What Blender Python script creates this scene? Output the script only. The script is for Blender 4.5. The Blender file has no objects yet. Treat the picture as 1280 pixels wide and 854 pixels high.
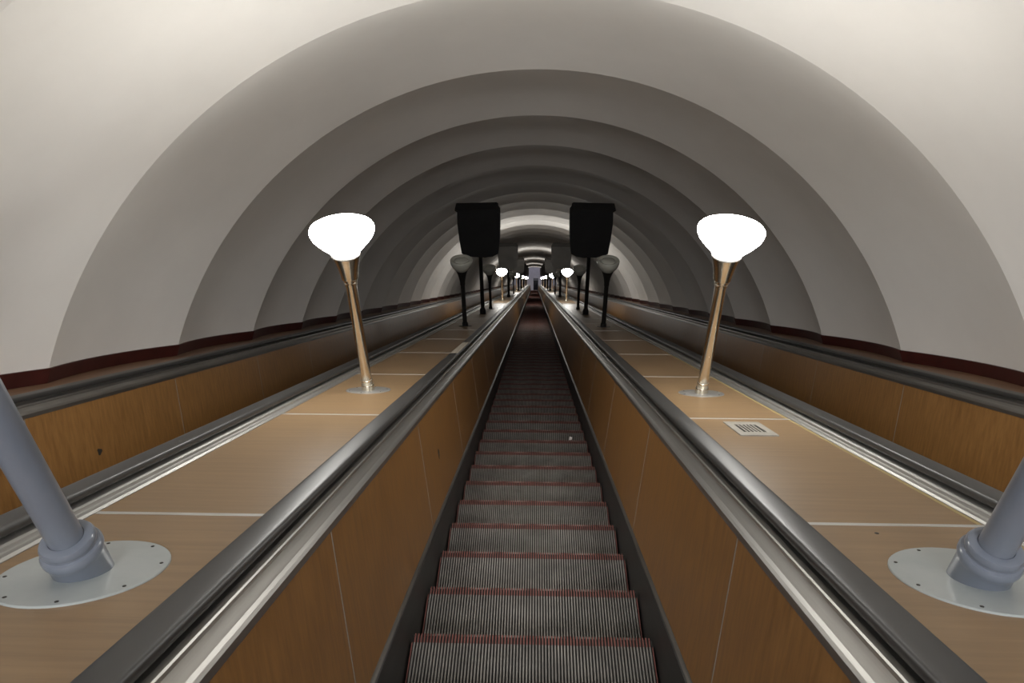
import bpy, bmesh, math, random
from mathutils import Matrix, Vector
random.seed(4)
scene = bpy.context.scene
COL = scene.collection
A = math.radians(30)
CA, SA = math.cos(A), math.sin(A)
def P(x, s, n):                       # slope coordinates (lateral, down the slope, off the slope) -> world
    return Vector((x, s*CA + n*SA, -s*SA + n*CA))
F, VX, VY, ROLL = 875.0, 28.0, 77.0, 0.0075

# ------------------------------------------------------------------ materials
def mat(name, col, rough=.5, metal=0., spec=.5, coat=0., emit=None, strength=0.):
    m = bpy.data.materials.new(name); m.use_nodes = True
    b = m.node_tree.nodes['Principled BSDF']
    b.inputs['Base Color'].default_value = (*col, 1)
    b.inputs['Roughness'].default_value = rough
    b.inputs['Metallic'].default_value = metal
    b.inputs['Specular IOR Level'].default_value = spec
    b.inputs['Coat Weight'].default_value = coat
    b.inputs['Coat Roughness'].default_value = .15
    if emit:
        b.inputs['Emission Color'].default_value = (*emit, 1)
        b.inputs['Emission Strength'].default_value = strength
    return m, m.node_tree, b
def mottle(name, c1, c2, scale, rough=.5, metal=0., spec=.5, bump=0., stretch=(1,1,1), coat=0., r2=None, lo=.3, hi=.7, detail=6):
    """surface whose colour wanders between c1 and c2 along stretched noise"""
    m, t, b = mat(name, c1, rough, metal, spec, coat)
    N, L = t.nodes, t.links
    tc = N.new('ShaderNodeTexCoord'); oi = N.new('ShaderNodeObjectInfo')
    mp = N.new('ShaderNodeMapping'); mp.inputs['Scale'].default_value = stretch
    ad = N.new('ShaderNodeVectorMath'); ad.operation = 'ADD'
    ml = N.new('ShaderNodeMath'); ml.operation = 'MULTIPLY'; ml.inputs[1].default_value = 37.
    L.new(oi.outputs['Random'], ml.inputs[0])
    L.new(tc.outputs['Object'], mp.inputs['Vector'])
    L.new(mp.outputs['Vector'], ad.inputs[0]); L.new(ml.outputs[0], ad.inputs[1])
    nz = N.new('ShaderNodeTexNoise'); nz.inputs['Scale'].default_value = scale; nz.inputs['Detail'].default_value = detail
    nz.inputs['Roughness'].default_value = .6
    L.new(ad.outputs[0], nz.inputs['Vector'])
    cr = N.new('ShaderNodeValToRGB')
    cr.color_ramp.elements[0].position = lo; cr.color_ramp.elements[1].position = hi
    cr.color_ramp.elements[0].color = (*c1, 1); cr.color_ramp.elements[1].color = (*c2, 1)
    L.new(nz.outputs['Fac'], cr.inputs['Fac']); L.new(cr.outputs['Color'], b.inputs['Base Color'])
    if bump:
        bp = N.new('ShaderNodeBump'); bp.inputs['Strength'].default_value = bump; bp.inputs['Distance'].default_value = .004
        L.new(nz.outputs['Fac'], bp.inputs['Height']); L.new(bp.outputs['Normal'], b.inputs['Normal'])
    if r2 is not None:
        mr = N.new('ShaderNodeMapRange'); mr.inputs['To Min'].default_value = rough; mr.inputs['To Max'].default_value = r2
        L.new(nz.outputs['Fac'], mr.inputs['Value']); L.new(mr.outputs['Result'], b.inputs['Roughness'])
    return m
M = {}
M['plaster'] = mottle('plaster', (.79,.765,.73), (.84,.815,.78), 1.3, rough=.7, spec=.25, bump=.15)
M['baseboard'] = mottle('dark_red_paint', (.035,.006,.005), (.06,.011,.009), 6, rough=.45)
M['deck_wood'] = mottle('maple_laminate', (.235,.15,.077), (.31,.203,.108), 5, rough=.36, r2=.46, stretch=(.5,9,9), spec=.45)
M['panel_wood'] = mottle('oak_laminate', (.18,.085,.024), (.29,.145,.045), 5, rough=.34, r2=.48, stretch=(9,9,.5), spec=.45)
M['ledge_wood'] = mottle('brown_ledge', (.16,.085,.045), (.23,.13,.075), 4, rough=.5, stretch=(6,.5,6))
M['alu'] = mottle('brushed_aluminium', (.36,.35,.33), (.42,.41,.39), 8, rough=.36, r2=.42, metal=1, stretch=(14,.25,14))
M['trim_metal'] = mottle('satin_trim', (.34,.335,.32), (.42,.41,.39), 7, rough=.5, metal=.8, stretch=(12,.3,12))
M['dull_metal'] = mottle('dull_dark_metal', (.10,.095,.085), (.17,.16,.145), 6, rough=.45, metal=.7, stretch=(8,.4,8))
M['strip'] = mat('pale_strip', (.52,.51,.48), .45, .3)[0]
M['joint'] = mat('thin_joint', (.27,.25,.22), .5, .2)[0]
M['rubber'] = mottle('handrail_rubber', (.026,.025,.024), (.036,.035,.034), 4, rough=.40, r2=.46, spec=.6, stretch=(3,.3,3))
M['skirt'] = mottle('skirt_black', (.012,.012,.012), (.03,.028,.026), 5, rough=.45, stretch=(3,.6,3))
M['tread'] = mottle('worn_tread_metal', (.17,.163,.152), (.30,.288,.268), 9, rough=.5, metal=.35)
M['groove'] = mottle('dirty_groove', (.008,.007,.006), (.02,.017,.015), 12, rough=.8)
M['red'] = mottle('worn_red_paint', (.12,.038,.031), (.22,.082,.066), 25, rough=.6)
M['riser'] = mat('riser_dark', (.03,.028,.026), .6)[0]
M['chrome'] = mottle('chrome_pole', (.72,.66,.55), (.80,.74,.63), 5, rough=.16, r2=.26, metal=1)
M['steel'] = mat('satin_steel', (.42,.41,.39), .42, .6)[0]
M['grey_paint'] = mottle('blue_grey_paint', (.15,.172,.215), (.185,.207,.25), 4, rough=.3, coat=.3)
M['pale_paint'] = mottle('pale_grey_paint', (.36,.395,.395), (.42,.45,.445), 7, rough=.35, coat=.25)
M['black_metal'] = mat('black_metal', (.02,.019,.018), .38, .3)[0]
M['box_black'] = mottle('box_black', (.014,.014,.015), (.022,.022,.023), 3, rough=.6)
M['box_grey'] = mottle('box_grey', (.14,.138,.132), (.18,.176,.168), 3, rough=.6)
M['screw'] = mat('dark_screw', (.06,.055,.05), .5, .6)[0]
M['glow'] = mat('glowing_glass', (.9,.9,.88), .3, emit=(.985,.97,.92), strength=48)[0]
M['glow_top'] = mat('glowing_glass_crown', (.9,.9,.88), .3, emit=(.985,.97,.92), strength=64)[0]
M['glow_collar'] = mat('white_collar', (.42,.41,.39), .5, spec=.2)[0]
M['glass_off'] = mottle('frosted_glass_unlit', (.42,.42,.37), (.52,.52,.46), 3, rough=.25, coat=.5)
M['concrete'] = mottle('dark_concrete', (.05,.047,.043), (.08,.075,.07), 2, rough=.85)
M['hall_floor'] = mottle('grey_granite_floor', (.29,.285,.33), (.37,.36,.41), 3, rough=.3)
M['booth'] = mat('booth_navy', (.02,.022,.035), .5)[0]
M['booth_glass'] = mat('booth_window', (.05,.055,.07), .1, spec=.8)[0]
M['yellow'] = mat('yellow_edge_tape', (.40,.31,.14), .5)[0]
M['pale_highlight'] = mat('pale_highlight', (.55,.50,.42), .6)[0]  # pale colour standing in for a highlight on the left handrail
M['vent_dark'] = mat('vent_cavity', (.006,.006,.006), .9)[0]
M['vent_metal'] = mottle('vent_metal', (.30,.28,.24), (.40,.375,.33), 20, rough=.5)
M['paper'] = mat('paper', (.8,.78,.74), .7)[0]

# ------------------------------------------------------------------ helpers
def link(name, bm, m, parent=None, smooth=None):
    me = bpy.data.meshes.new(name)
    bmesh.ops.recalc_face_normals(bm, faces=bm.faces)
    bm.to_mesh(me); bm.free()
    for mm in (m if isinstance(m, (list, tuple)) else [m]): me.materials.append(mm)
    if smooth is not None:
        me.polygons.foreach_set('use_smooth', [True]*len(me.polygons))
        if smooth < 180:
            me.set_sharp_from_angle(angle=math.radians(smooth))
    o = bpy.data.objects.new(name, me); COL.objects.link(o)
    if parent: o.parent = parent
    return o
def tag(o, label, cat, group=None, kind=None):
    o['label'] = label; o['category'] = cat
    if group: o['group'] = group
    if kind: o['kind'] = kind
    return o
def struct(o):
    o['kind'] = 'structure'; return o
def empty(name, x, s, n, tilted=True):
    o = bpy.data.objects.new(name, None); COL.objects.link(o)
    o.location = P(x, s, n); o.empty_display_size = .1
    if tilted: o.rotation_euler = (-A, 0, 0)
    return o
def place(o, x, s, n, tilted=True):
    o.location = P(x, s, n)
    if tilted: o.rotation_euler = (-A, 0, 0)
def copy_tree(o, parent=None):
    c = o.copy(); COL.objects.link(c); c.parent = parent
    for ch in list(o.children): copy_tree(ch, c)
    return c
def add_ext(bm, prof, y0, y1, mi=0):
    """closed profile [(x,z)] run along y from y0 to y1"""
    a = [bm.verts.new((x, y0, z)) for x, z in prof]; b = [bm.verts.new((x, y1, z)) for x, z in prof]
    k = len(prof); fs = []
    for i in range(k):
        j = (i+1) % k
        fs.append(bm.faces.new((a[i], a[j], b[j], b[i])))
    fs.append(bm.faces.new(a)); fs.append(bm.faces.new(b[::-1]))
    for f in fs: f.material_index = mi
    return fs
def ext(prof, y0, y1):
    bm = bmesh.new(); add_ext(bm, prof, y0, y1); return bm
def add_box(bm, x0, x1, y0, y1, z0, z1, mi=0):
    add_ext(bm, [(x0,z0),(x1,z0),(x1,z1),(x0,z1)], y0, y1, mi)
def box(*a):
    bm = bmesh.new(); add_box(bm, *a); return bm
def add_lathe(bm, prof, seg=40, rot=None, off=(0,0,0), mi=0):
    """profile [(r,z)] spun about z"""
    rings = []
    R = rot or Matrix.Identity(3); off = Vector(off)
    for r, z in prof:
        if r < 1e-6: rings.append([bm.verts.new(R @ Vector((0,0,z)) + off)])
        else: rings.append([bm.verts.new(R @ Vector((r*math.cos(2*math.pi*i/seg), r*math.sin(2*math.pi*i/seg), z)) + off) for i in range(seg)])
    for a, b in zip(rings, rings[1:]):
        for i in range(seg):
            j = (i+1) % seg
            if len(a) == 1 and len(b) == 1: continue
            if len(a) == 1: f = bm.faces.new((a[0], b[i], b[j]))
            elif len(b) == 1: f = bm.faces.new((a[i], a[j], b[0]))
            else: f = bm.faces.new((a[i], a[j], b[j], b[i]))
            f.material_index = mi
def lathe(prof, **k):
    bm = bmesh.new(); add_lathe(bm, prof, **k); return bm
TILT = Matrix.Rotation(-A, 3, 'X')
def mir(prof, sg): return [(sg*x, z) for x, z in prof]
ORD = ['first','second','third','fourth','fifth','sixth','seventh','eighth','ninth','tenth','eleventh','twelfth','thirteenth','fourteenth']

# ------------------------------------------------------------------ lengths
S0, S1 = -2.65, 100.0
DECK = -.70; NSTEP = -1.47; PITCH = .4446; PAN = 1.55; NEIGH = 2.08
NP = int((S1-S0)//PAN)

# ------------------------------------------------------------------ the vault: fluted rings
NC, R, SAG, BAY, K0 = -1.55, 3.36, .11, 1.70, 4.52
def bulge(t): return 4*SAG*t*(1-t)
bays = range(-5, int((S1-K0)/BAY)+1)
bm = bmesh.new()
phi0 = math.acos((-.80-NC)/R)
NA, NS = 64, 10
for b in bays:
    prev = None
    for i in range(NS+1):
        t = i/NS; s = K0 + (b-1+t)*BAY; r = R + bulge(t)
        ring = [bm.verts.new((r*math.sin(-phi0+2*phi0*j/NA), s, NC+r*math.cos(-phi0+2*phi0*j/NA))) for j in range(NA+1)]
        if prev:
            for j in range(NA): bm.faces.new((prev[j], prev[j+1], ring[j+1], ring[j]))
        prev = ring
o = link('ceiling', bm, M['plaster'], smooth=180); place(o, 0,0,0); struct(o)
sm = o.modifiers.new('shell', 'SOLIDIFY'); sm.thickness = .05; sm.offset = 0
o.modifiers.remove(sm)
for sg, side in ((-1,'left'), (1,'right')):
    bm = bmesh.new(); prev = None
    for b in bays:
        for i in range(NS+1):
            t = i/NS
            if i == 0 and prev: continue
            s = K0+(b-1+t)*BAY; r = R+bulge(t)
            x1 = sg*(math.sqrt(r*r-(-.598-NC)**2)-.014); x0 = sg*(math.sqrt(r*r-(-.705-NC)**2)-.014)
            q = [bm.verts.new(v) for v in ((x0,s,-.701),(x1,s,-.600),(x1+sg*.03,s,-.596),(x0+sg*.03,s,-.701))]
            if prev:
                for k in range(4): bm.faces.new((prev[k], prev[(k+1)%4], q[(k+1)%4], q[k]))
            prev = q
    o = link('baseboard_'+side, bm, M['baseboard'], smooth=25); place(o,0,0,0); struct(o)
    # neighbouring runs below the handrails: stepped dark floor
    bm = bmesh.new(); c = sg*NEIGH
    k = -6
    pts = []
    while S0 + .2 + (k+6)*PITCH < S1:
        s = S0 + .2 + (k+6)*PITCH; p = P(0, s, NSTEP); pts += [(p.y-.385, p.z), (p.y, p.z)]; k += 1
    a = [bm.verts.new((c-.49, y, z)) for y, z in pts]; b_ = [bm.verts.new((c+.49, y, z)) for y, z in pts]
    for i in range(len(pts)-1): bm.faces.new((a[i], a[i+1], b_[i+1], b_[i]))
    struct(link('floor_'+side, bm, M['concrete']))
o = link('floor', box(-3.6, 3.6, S0, S1, -2.05, -1.95), M['concrete']); place(o,0,0,0); struct(o)

# ------------------------------------------------------------------ balustrades
def u_prof(c, sg, prof): return [(c+sg*u, n) for u, n in prof]
SKIRT = [(.503,-1.80),(.503,-1.308),(.5075,-1.304),(.518,-1.318),(.518,-1.80)]
SKTOP = [(.5075,-1.318),(.5075,-1.302),(.515,-1.296),(.524,-1.2925),(.526,-1.318)]
PANEL = [(.520,-1.293),(.599,-.734),(.612,-.734),(.533,-1.293)]
JOINT = [(.5192,-1.293),(.5982,-.734),(.600,-.734),(.521,-1.293)]
INNER = [(.594,-.742),(.595,-.722),(.600,-.714),(.607,-.706),(.612,-.7035),(.637,-.692),(.638,-.683),(.641,-.679),(.654,-.676),(.690,-.676),(.690,-.70),(.615,-.722),(.606,-.742)]
OUTER = [(.690,-.676),(.736,-.676),(.744,-.680),(.746,-.690),(.752,-.692),(.768,-.692),(.776,-.698),(.776,-.735),(.690,-.735)]
def handrail_profile():
    w = .043; pts = []
    for k in range(9):                       # outer rounded end, flat crown, inner rounded end
        a = -math.pi/2 + math.pi*k/8; pts.append((w-.011+.011*math.cos(a), -.649+.015*math.sin(a)))
    pts += [(.029,-.6335),(.026,-.633),(.012,-.6322),(0,-.632),(-.012,-.6322),(-.026,-.633),(-.029,-.6335)]
    for k in range(9):
        a = math.pi/2 + math.pi*k/8; pts.append((-w+.011+.011*math.cos(a), -.649+.015*math.sin(a)))
    pts += [(-w+.02,-.664),(-.016,-.664),(-.016,-.655),(.016,-.655),(.016,-.664),(w-.02,-.664)]
    return [(.69+x, n) for x, n in pts]
HRAIL = handrail_profile()
def balustrade(c, sg, label, hlabel, full):
    root = empty('balustrade', c+sg*.52, S0, -1.95); ox, os_, on = c+sg*.52, S0, -1.95
    def loc(prof): return [(x-ox, n-on) for x, n in u_prof(c, sg, prof)]
    L = S1-S0
    link('skirt', ext(loc(SKIRT), 0, L), M['skirt'], root)
    link('skirt_strip', ext(loc(SKTOP), 0, L), M['dull_metal'], root)
    link('moulding', ext(loc(INNER), 0, L), M['alu'], root)
    link('outer_trim', ext(loc(OUTER), 0, L), M['trim_metal'], root)
    if full:
        p0 = link('panel', ext(loc(PANEL), .003, PAN-.003), M['panel_wood'], root)
        j0 = link('joint_strip', ext(loc(JOINT), -.003, .003), M['joint'], root)
        for k in range(1, NP):
            for q in (p0, j0):
                d = q.copy(); COL.objects.link(d); d.parent = root; d.location = (0, k*PAN, 0)
    else:
        link('panel', ext(loc(PANEL), 0, L), M['panel_wood'], root)
    tag(root, label, 'balustrade', 'escalator balustrades')
    h = link('handrail', ext([(x-c-sg*.69, n+.66) for x, n in u_prof(c, sg, HRAIL)], 0, L), M['rubber'], smooth=40)
    place(h, c+sg*.69, S0, -.66); tag(h, hlabel, 'handrail', 'escalator handrails')
    return root, h
bl, hl = balustrade(0, -1, 'wood panelled balustrade along the left side of the central escalator steps',
           'black rubber handrail on the left edge of the central escalator', True)
br, _ = balustrade(0, 1, 'wood panelled balustrade along the right side of the central escalator steps',
           'black rubber handrail on the right edge of the central escalator', True)
balustrade(-NEIGH, 1, 'metal trimmed balustrade on the outer edge of the left wooden deck, its panels hidden',
           'black rubber handrail along the outer edge of the left wooden deck', False)
balustrade(NEIGH, -1, 'metal trimmed balustrade on the outer edge of the right wooden deck, its panels hidden',
           'black rubber handrail along the outer edge of the right wooden deck', False)
bfl, loc_fl = balustrade(-NEIGH, -1, 'orange-brown panelled balustrade at far left below the white wall',
           'black handrail at far left, closest to the left white wall', True)
balustrade(NEIGH, 1, 'orange-brown panelled balustrade at far right below the white wall',
           'black handrail at far right, closest to the right white wall', True)
pp = link('highlight_patch', ext([(-.031,.0272),(-.026,.0282),(0,.0292),(.026,.0282),(.031,.0272),(.031,.025),(-.031,.025)], 6.0-S0, 7.05-S0), M['pale_highlight'], hl)  # thin pale plate on the crown, a highlight painted as colour
pp['label'] = 'pale patch painted as a highlight on the black handrail'
# chips in two panels
def chip(root, c, sg, t, s, w, h, m, name):
    u, n = .520+.079*t, -1.293+.559*t
    bm = bmesh.new()
    nrm = Vector((-sg*.99, 0, .14)); up = Vector((sg*.14, 0, .99)); al = Vector((0,1,0))
    ctr = Vector((c+sg*u - (c+sg*.52), s-S0, n+1.95)) + nrm*.0006
    ring = []
    for k in range(12):
        a = 2*math.pi*k/12; rr = 1+.25*math.sin(3*a+1)
        ring.append(ctr + al*(w*rr*math.cos(a)) + up*(h*rr*math.sin(a)))
    top = [bm.verts.new(v) for v in ring]; bot = [bm.verts.new(v - nrm*.004) for v in ring]
    bm.faces.new(top); bm.faces.new(bot[::-1])
    for k in range(12): bm.faces.new((top[k], bot[k], bot[(k+1)%12], top[(k+1)%12]))
    o = link(name, bm, m, root); o['label'] = 'small dark chip in a wooden panel'
chip(bl, 0, -1, .48, 4.05, .026, .030, M['screw'], 'chip')
chip(bfl, -NEIGH, -1, .43, 4.10, .022, .020, M['screw'], 'chip')
o = None

# ------------------------------------------------------------------ decks between the escalators, ledges by the walls
for sg, side in ((-1,'left'), (1,'right')):
    xc = sg*NEIGH/2
    root = empty('deck', xc, S0, -1.95); on = -1.95
    W = NEIGH/2-.777
    p0 = link('deck_panel', box(-W, W, .002, PAN-.002, DECK-.02-on, DECK-on), M['deck_wood'], root)
    j0 = link('joint_strip', box(-W, W, -.009, .009, DECK-.015-on, DECK+.0015-on), M['strip'], root)
    for k in range(1, NP):
        for q in (p0, j0):
            d = q.copy(); COL.objects.link(d); d.parent = root; d.location = (0, k*PAN, 0)
    link('casing', box(-W-.05, W+.05, 0, S1-S0, 0, -.737-on), M['concrete'], root)
    if sg > 0:
        e = link('edge_tape', box(W-.016, W-.002, 0, 9.5, DECK-.004-on, DECK+.0008-on), M['yellow'], root)
        e['label'] = 'yellowish strip along the outer edge'
    tag(root, 'pale wooden deck with pale cross strips on the %s of the central escalator' % side, 'deck', 'wooden decks between escalators')
    x0, x1 = NEIGH+.776, 3.52
    root = empty('side_ledge', sg*(x0+x1)/2, S0, -1.95)
    w = (x1-x0)/2
    link('ledge_top', box(-w, w, 0, S1-S0, DECK-.03-on, DECK-.002-on), M['ledge_wood'], root)
    link('casing', box(-w-.05, w, 0, S1-S0, 0, DECK-.045-on), M['concrete'], root)
    tag(root, 'dull brown ledge between the far %s handrail and the dark red skirting' % side, 'ledge', 'ledges along the walls')

# ------------------------------------------------------------------ escalator steps
NR, HW, TD, NOSE = 76, .494, .385, .036
def ribs(bm, y0, y1, x0, x1, z0, z1, n, mi):
    p = (x1-x0)/n
    for k in range(n):
        xa = x0+p*k+p*.27; xb = xa+p*.46
        v = [bm.verts.new(c) for c in ((xa,y0,z0),(xb,y0,z0),(xb,y1,z0),(xa,y1,z0),(xa,y0,z1),(xb,y0,z1),(xb,y1,z1),(xa,y1,z1))]
        for idx in ((4,5,6,7),(0,1,5,4),(2,3,7,6),(1,2,6,5),(3,0,4,7)):
            bm.faces.new([v[i] for i in idx]).material_index = mi
def make_step():
    root = bpy.data.objects.new('escalator_step', None); COL.objects.link(root); root.empty_display_size = .1
    bm = bmesh.new()
    add_box(bm, -HW, HW, -TD+.002, -NOSE, -.022, -.010, 1)
    ribs(bm, -TD+.004, -NOSE, -HW+.006, HW-.006, -.012, 0, NR, 0)
    link('tread', bm, [M['tread'], M['groove']], root)
    bm = bmesh.new()
    add_box(bm, -HW, HW, -NOSE, 0, -.022, -.009, 1)
    ribs(bm, -NOSE, .004, -HW+.006, HW-.006, -.012, .0005, NR, 0)
    n = link('nosing', bm, [M['red'], M['groove']], root); n['label'] = 'red painted front edge'
    for sx in (-1, 1):
        e = link('side_edging', box(min(sx*HW, sx*(HW-.004)), max(sx*HW, sx*(HW-.004)), -TD+.004, -NOSE, -.012, -.001), M['red'], root)
        e['label'] = 'thin red side edge'
    bm = bmesh.new()
    prof = [(-.008,-.022),(-.004,-.09),(-.012,-.16),(-.035,-.232),(-.047,-.228),(-.026,-.16),(-.018,-.09),(-.022,-.022)]
    v1 = [bm.verts.new((-HW, y, z)) for y, z in prof]; v2 = [bm.verts.new((HW, y, z)) for y, z in prof]
    for i in range(len(prof)):
        j = (i+1) % len(prof); bm.faces.new((v1[i], v1[j], v2[j], v2[i]))
    bm.faces.new(v1); bm.faces.new(v2[::-1])
    link('riser', bm, M['riser'], root, smooth=40)
    return root
NOSE0 = 2.778
s0 = make_step()
k = -3
first = True
while NOSE0 + k*PITCH < S1:
    o = s0 if first else copy_tree(s0); first = False
    o.location = P(0, NOSE0+k*PITCH, NSTEP)
    g = 'steps of the central escalator'
    if k < 0: tag(o, 'grooved escalator step right at the viewer, below the bottom edge of the picture', 'escalator step', g)
    elif k < 13:
        extra = 'nearest grooved metal escalator step with red front edge, cut by the bottom edge' if k == 0 else \
            'grooved metal escalator step with red front edge, %s one up from the bottom edge' % ORD[k]
        tag(o, extra, 'escalator step', g)
    else: tag(o, 'grooved escalator step far down the dark run, beyond the thirteen nearest steps', 'escalator step', g)
    k += 1
# white scrap on a tread
q = P(.36, NOSE0+9*PITCH, NSTEP)
bm = bmesh.new()
vs = [bm.verts.new(v) for v in ((-.016,-.02,.0015),(.012,-.014,.0015),(.018,.016,.006),(-.008,.02,.012))]
ws = [bm.verts.new(v.co+Vector((0,0,.0015))) for v in vs]
bm.faces.new(vs[::-1]); bm.faces.new(ws)
for i in range(4): bm.faces.new((vs[i], vs[(i+1)%4], ws[(i+1)%4], ws[i]))
o = link('paper_scrap', bm, M['paper']); o.location = q + Vector((0,-.12,-.001))
tag(o, 'tiny white scrap of litter lying on the right of an escalator step', 'litter')

# ------------------------------------------------------------------ lamps
def disc_with_screws(root, r, t, m, screws, rs, squash=1.):
    TILT = globals()['TILT'] @ Matrix.Diagonal((squash,1,1))
    d = link('base_plate', lathe([(0,0),(r,0),(r,t*.6),(r-.002,t),(0,t)], seg=56, rot=TILT), m, root, smooth=40)
    for k in range(screws):
        a = 2*math.pi*(k+.35)/screws
        link('screw', lathe([(.0045,t-.001),(.0045,t+.0012),(.002,t+.002),(0,t+.002)], seg=10, rot=TILT,
             off=TILT @ Vector((rs*math.cos(a), rs*math.sin(a), 0))), M['screw'], d)
    return d
def lit_lamp():
    r = empty('street_lamp', 0,0,0, False); r.name = 'torchere_lamp'
    disc_with_screws(r, .139, .004, M['steel'], 6, .118)
    link('collar', lathe([(0,-.012),(.040,-.012),(.040,.040),(.037,.052),(.034,.056),(.034,.082),(.036,.086),(.034,.094),(.029,.097)], seg=36), M['chrome'], r, smooth=35)
    link('pole', lathe([(.032,.06),(.032,.79)], seg=36), M['chrome'], r, smooth=60)
    link('neck_ring', lathe([(.0295,.772),(.036,.776),(.037,.786),(.034,.794),(.040,.80),(.0405,.818),(.036,.828),(.030,.832)], seg=36), M['chrome'], r, smooth=35)
    pf = []
    for i in range(33):
        t = i/32; z = .818+.146*t; rr = .048+.014*t+.016*t*t + (.0012 if i % 2 else 0)
        pf.append((rr, z))
    link('socket_cone', lathe(pf, seg=40), M['chrome'], r, smooth=60)
    gb = bmesh.new()
    add_lathe(gb, [(.079,.980),(.083,.989),(.097,1.004),(.122,1.030),(.146,1.057),(.165,1.082),(.1735,1.104),(.175,1.114)], seg=48)
    add_lathe(gb, [(.175,1.114),(.174,1.123),(.168,1.132),(.152,1.140),(.12,1.146),(.08,1.149),(.04,1.151),(0,1.152)], seg=48, mi=1)
    bmesh.ops.remove_doubles(gb, verts=gb.verts, dist=1e-5)
    sh = link('glass_shade', gb, [M['glow'], M['glow_top']], r, smooth=180)
    sh['label'] = 'glowing white glass bowl'
    link('shade_collar', lathe([(.058,.960),(.075,.960),(.081,.966),(.082,.980),(.076,.986)], seg=40), M['glow_collar'], sh, smooth=50)
    return r
def dark_lamp():
    r = empty('torchere_lamp', 0,0,0, False)
    disc_with_screws(r, .10, .005, M['black_metal'], 4, .08)
    link('collar', lathe([(0,-.012),(.046,-.012),(.046,.05),(.040,.066),(.032,.07)], seg=28), M['black_metal'], r, smooth=35)
    link('pole', lathe([(.034,.05),(.031,.75)], seg=28), M['black_metal'], r, smooth=60)
    link('socket_cone', lathe([(.031,.70),(.036,.73),(.038,.735),(.036,.745),(.040,.79),(.050,.85),(.066,.91),(.084,.955),(.088,.97),(.08,.975)], seg=36), M['black_metal'], r, smooth=50)
    sh = link('glass_shade', lathe([(.082,.966),(.105,.99),(.132,1.025),(.150,1.065),(.158,1.10),(.158,1.125),(.152,1.138),(.140,1.140),(.118,1.128),(.10,1.122),(.096,1.128),(.06,1.142),(0,1.148)], seg=44), M['glass_off'], r, smooth=60)
    sh['label'] = 'unlit grey glass bowl'
    return r
LX = 1.043
PLIT = lit_lamp(); PDARK = dark_lamp()
used = set()
def put(proto, x, s):
    o = proto if proto.name not in used else copy_tree(proto)
    used.add(proto.name); o.location = P(x, s, DECK); return o
for sg, side in ((-1,'left'), (1,'right')):
    nl = nd = 0
    for i in range(16):
        s = 4.35+6.21*i
        lit = i % 3 == 0
        o = put(PLIT if lit else PDARK, sg*LX, s)
        g = 'lamps along the %s deck' % side
        if lit:
            if nl == 0: lb = 'large glowing chrome torchere lamp nearest the viewer on the %s deck' % side
            elif nl < 4: lb = '%s glowing lamp down the %s deck, white bowl on a slim pole' % (ORD[nl], side)
            else: lb = 'tiny glowing lamp far down the %s deck, beyond its fourth glowing lamp' % side
            nl += 1
        else:
            if nd == 0: lb = 'nearest unlit lamp on the %s deck, grey bowl on black pole before the black box' % side
            elif nd == 1: lb = 'second unlit lamp on the %s deck, dark bowl just behind the black box' % side
            else: lb = 'small unlit dark lamp on the %s deck beyond its second glowing lamp' % side
            nd += 1
        tag(o, lb, 'lamp', g)

# ------------------------------------------------------------------ boxes on poles
def make_box(grey, sg, bmat='box_black'):
    pm = M['grey_paint'] if grey else M['black_metal']
    r = empty('pole_box', 0,0,0, False)
    if grey:
        disc_with_screws(r, .190, .005, M['pale_paint'], 8, .172, .97)
        link('collar', lathe([(0,-.035),(.060,-.035),(.061,.062),(.064,.070),(.0665,.078),(.0665,.088),(.063,.094),(.057,.096),(.056,.099),(.059,.104),(.0595,.114),(.056,.121),(.048,.124),(.038,.124)], seg=48), pm, r, smooth=35)
        link('pole', lathe([(.037,.10),(.037,1.40)], seg=40), pm, r, smooth=60)
    else:
        disc_with_screws(r, .085, .006, pm, 4, .07)
        link('collar', lathe([(0,-.02),(.062,-.02),(.062,.09),(.056,.12),(.044,.15),(.040,.152)], seg=32), pm, r, smooth=35)
        link('pole', lathe([(.040,.10),(.038,1.40)], seg=32), pm, r, smooth=60)
    # tapered cabinet, inner upper corner cut off, rounded underside
    prof = [(-.385,2.33),(.345,2.345),(.395,2.27),(.395,2.05),(.385,1.70),(.355,1.46),(.24,1.395),(.10,1.378),(-.12,1.382),(-.28,1.42),(-.345,1.46),(-.375,1.75),(-.395,2.10)]
    bm = bmesh.new(); add_ext(bm, mir(prof, -sg), -.15, .15)
    bmesh.ops.bevel(bm, geom=[e for e in bm.edges if abs((e.verts[0].co-e.verts[1].co).y) < 1e-5], offset=.012, segments=2, affect='EDGES')
    link('cabinet', bm, M[bmat], r, smooth=35)
    lp = [(-.43,2.355),(.33,2.375),(.36,2.352),(.352,2.335),(-.39,2.325),(-.41,2.34)]
    link('lid', ext(mir(lp, -sg), -.165, .165), M[bmat], r)
    return r
FRONT = {-1: (1.585, 1.068), 1: (1.63, 1.048)}
for sg, side in ((-1,'left'), (1,'right')):
    o = make_box(True, sg); s, x = FRONT[sg]; o.location = P(sg*x, s, DECK)
    tag(o, 'stout blue-grey post with stepped collar on a pale disc at the %s edge' % side, 'post', 'blue-grey posts in the foreground')
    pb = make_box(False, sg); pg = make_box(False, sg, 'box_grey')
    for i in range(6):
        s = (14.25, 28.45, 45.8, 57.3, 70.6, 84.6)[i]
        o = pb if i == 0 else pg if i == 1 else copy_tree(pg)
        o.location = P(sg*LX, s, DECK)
        lb = 'large black tapered box on a black pole, nearest one on the %s deck' % side if i == 0 else \
             ('dark grey box on a pole just behind the second glowing lamp of the %s deck' % side if i == 1 else
              'dark grey box on a pole far down the %s deck, beyond the second box' % side)
        tag(o, lb, 'box', 'boxes on poles along the %s deck' % side)

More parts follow.
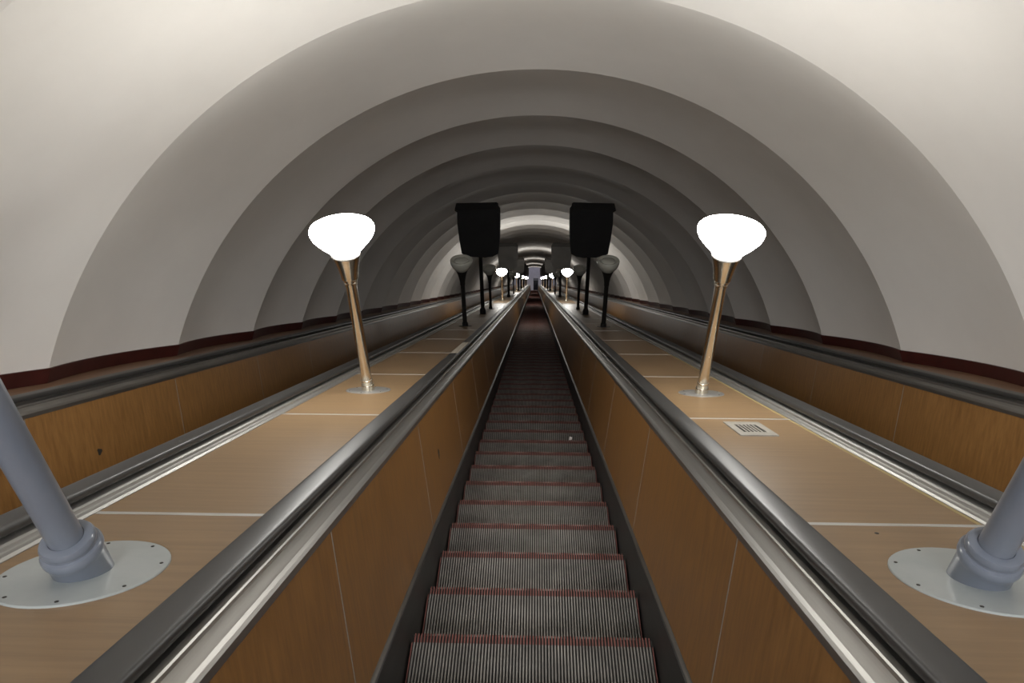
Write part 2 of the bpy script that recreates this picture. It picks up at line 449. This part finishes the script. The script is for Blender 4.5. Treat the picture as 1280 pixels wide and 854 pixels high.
# ------------------------------------------------------------------ vent plate, screw in the deck
r = empty('vent_plate', 1.025, 3.30, DECK)
bm = bmesh.new(); hx, hs, sx, ss = .086, .15, .052, .085
add_box(bm, -hx, -sx, -hs, hs, 0, .006); add_box(bm, sx, hx, -hs, hs, 0, .006)
add_box(bm, -sx, sx, -hs, -ss, 0, .006); add_box(bm, -sx, sx, ss, hs, 0, .006)
link('plate', bm, M['vent_metal'], r)
bm = bmesh.new()
for k in range(5):
    x = -sx + 2*sx*(k+1)/6; add_box(bm, x-.0038, x+.0038, -ss, ss, .001, .0055)
link('slot_bars', bm, M['vent_metal'], r)
link('cavity', box(-sx, sx, -ss, ss, -.002, .0008), M['vent_dark'], r)
tag(r, 'small square metal vent plate with dark slots on the right deck', 'vent')
o = link('screw', lathe([(0,-.002),(.006,-.002),(.006,.001),(.003,.002),(0,.002)], seg=12), M['screw']); place(o, .96, 1.93, DECK)
tag(o, 'small dark screw head in the right deck near the pale disc', 'screw')

# ------------------------------------------------------------------ lower landing
Q = P(0, S1, NSTEP)
def hall(name, *a):
    m = a[-1]; o = link(name, box(*a[:-1]), m); o.location = Q; return struct(o)
hall('floor_landing', -5.5, 5.5, -.6, 22, -.2, 0, M['hall_floor'])
hall('wall_left', -5.7, -5.5, -.6, 22, 0, 5, M['plaster'])
hall('wall_right', 5.5, 5.7, -.6, 22, 0, 5, M['plaster'])
hall('wall_back', -5.5, 5.5, 22, 22.2, 0, 5, M['plaster'])
hall('ceiling_landing', -5.7, 5.7, 2.6, 22.2, 5, 5.2, M['plaster'])
b = empty('attendant_booth', .28, S1, NSTEP, False); b.location = Q + Vector((.2, .35, 0))
bm = bmesh.new(); add_box(bm, -.33, .33, -.3, .3, 0, .95); link('body', bm, M['booth'], b)
bm = bmesh.new()
for x in (-.31, .31):
    for y in (-.28, .28): add_box(bm, x-.02, x+.02, y-.02, y+.02, .95, 1.5)
link('frame', bm, M['booth'], b)
link('window', box(-.29, .29, -.285, .285, .95, 1.5), M['booth_glass'], b)
link('roof', box(-.36, .36, -.33, .33, 1.5, 1.58), M['booth'], b)
tag(b, 'small dark upright booth at the foot of the central escalator', 'booth')

# ------------------------------------------------------------------ lights
def area(name, loc, target, size, power, col, sy=None):
    l = bpy.data.lights.new(name, 'AREA'); l.energy = power; l.color = col; l.size = size
    if sy: l.shape = 'RECTANGLE'; l.size_y = sy
    o = bpy.data.objects.new(name, l); COL.objects.link(o); o.location = loc
    o.rotation_euler = (Vector(target)-Vector(loc)).to_track_quat('-Z', 'Y').to_euler(); return o
area('upper_hall_light', P(0, -4.6, .55), P(0, 8, 1.0), 2.6, 250, (.98,.985,1), 1.0)
area('landing_light', Q + Vector((0, 8, 4.9)), Q + Vector((0, 8, 0)), 6, 150, (.95,.92,1), 6)
w = bpy.data.worlds.new('World'); scene.world = w; w.use_nodes = True
w.node_tree.nodes['Background'].inputs['Color'].default_value = (.8,.9,1,1)
w.node_tree.nodes['Background'].inputs['Strength'].default_value = .12

# ------------------------------------------------------------------ camera
s_c = Vector((VX, VY, -F)).normalized()
x_c = Vector((1, -ROLL, (VX-ROLL*VY)/F)); x_c = (x_c - s_c*x_c.dot(s_c)).normalized()
n_c = x_c.cross(s_c)
Mc = Matrix((x_c, s_c, n_c)).transposed()
Sl = Matrix(((1,0,0),(0,CA,SA),(0,-SA,CA)))
cam = bpy.data.cameras.new('Camera'); co = bpy.data.objects.new('Camera', cam); COL.objects.link(co)
co.matrix_world = (Sl @ Mc.transposed()).to_4x4()
cam.sensor_width = 36; cam.lens = F/1280*36; cam.clip_start = .05; cam.clip_end = 400
scene.camera = co
vs = scene.view_settings
scene.display_settings.display_device = 'sRGB'
vs.view_transform = 'Standard'; vs.look = 'None'; vs.exposure = 0; vs.gamma = 1; vs.use_curve_mapping = False
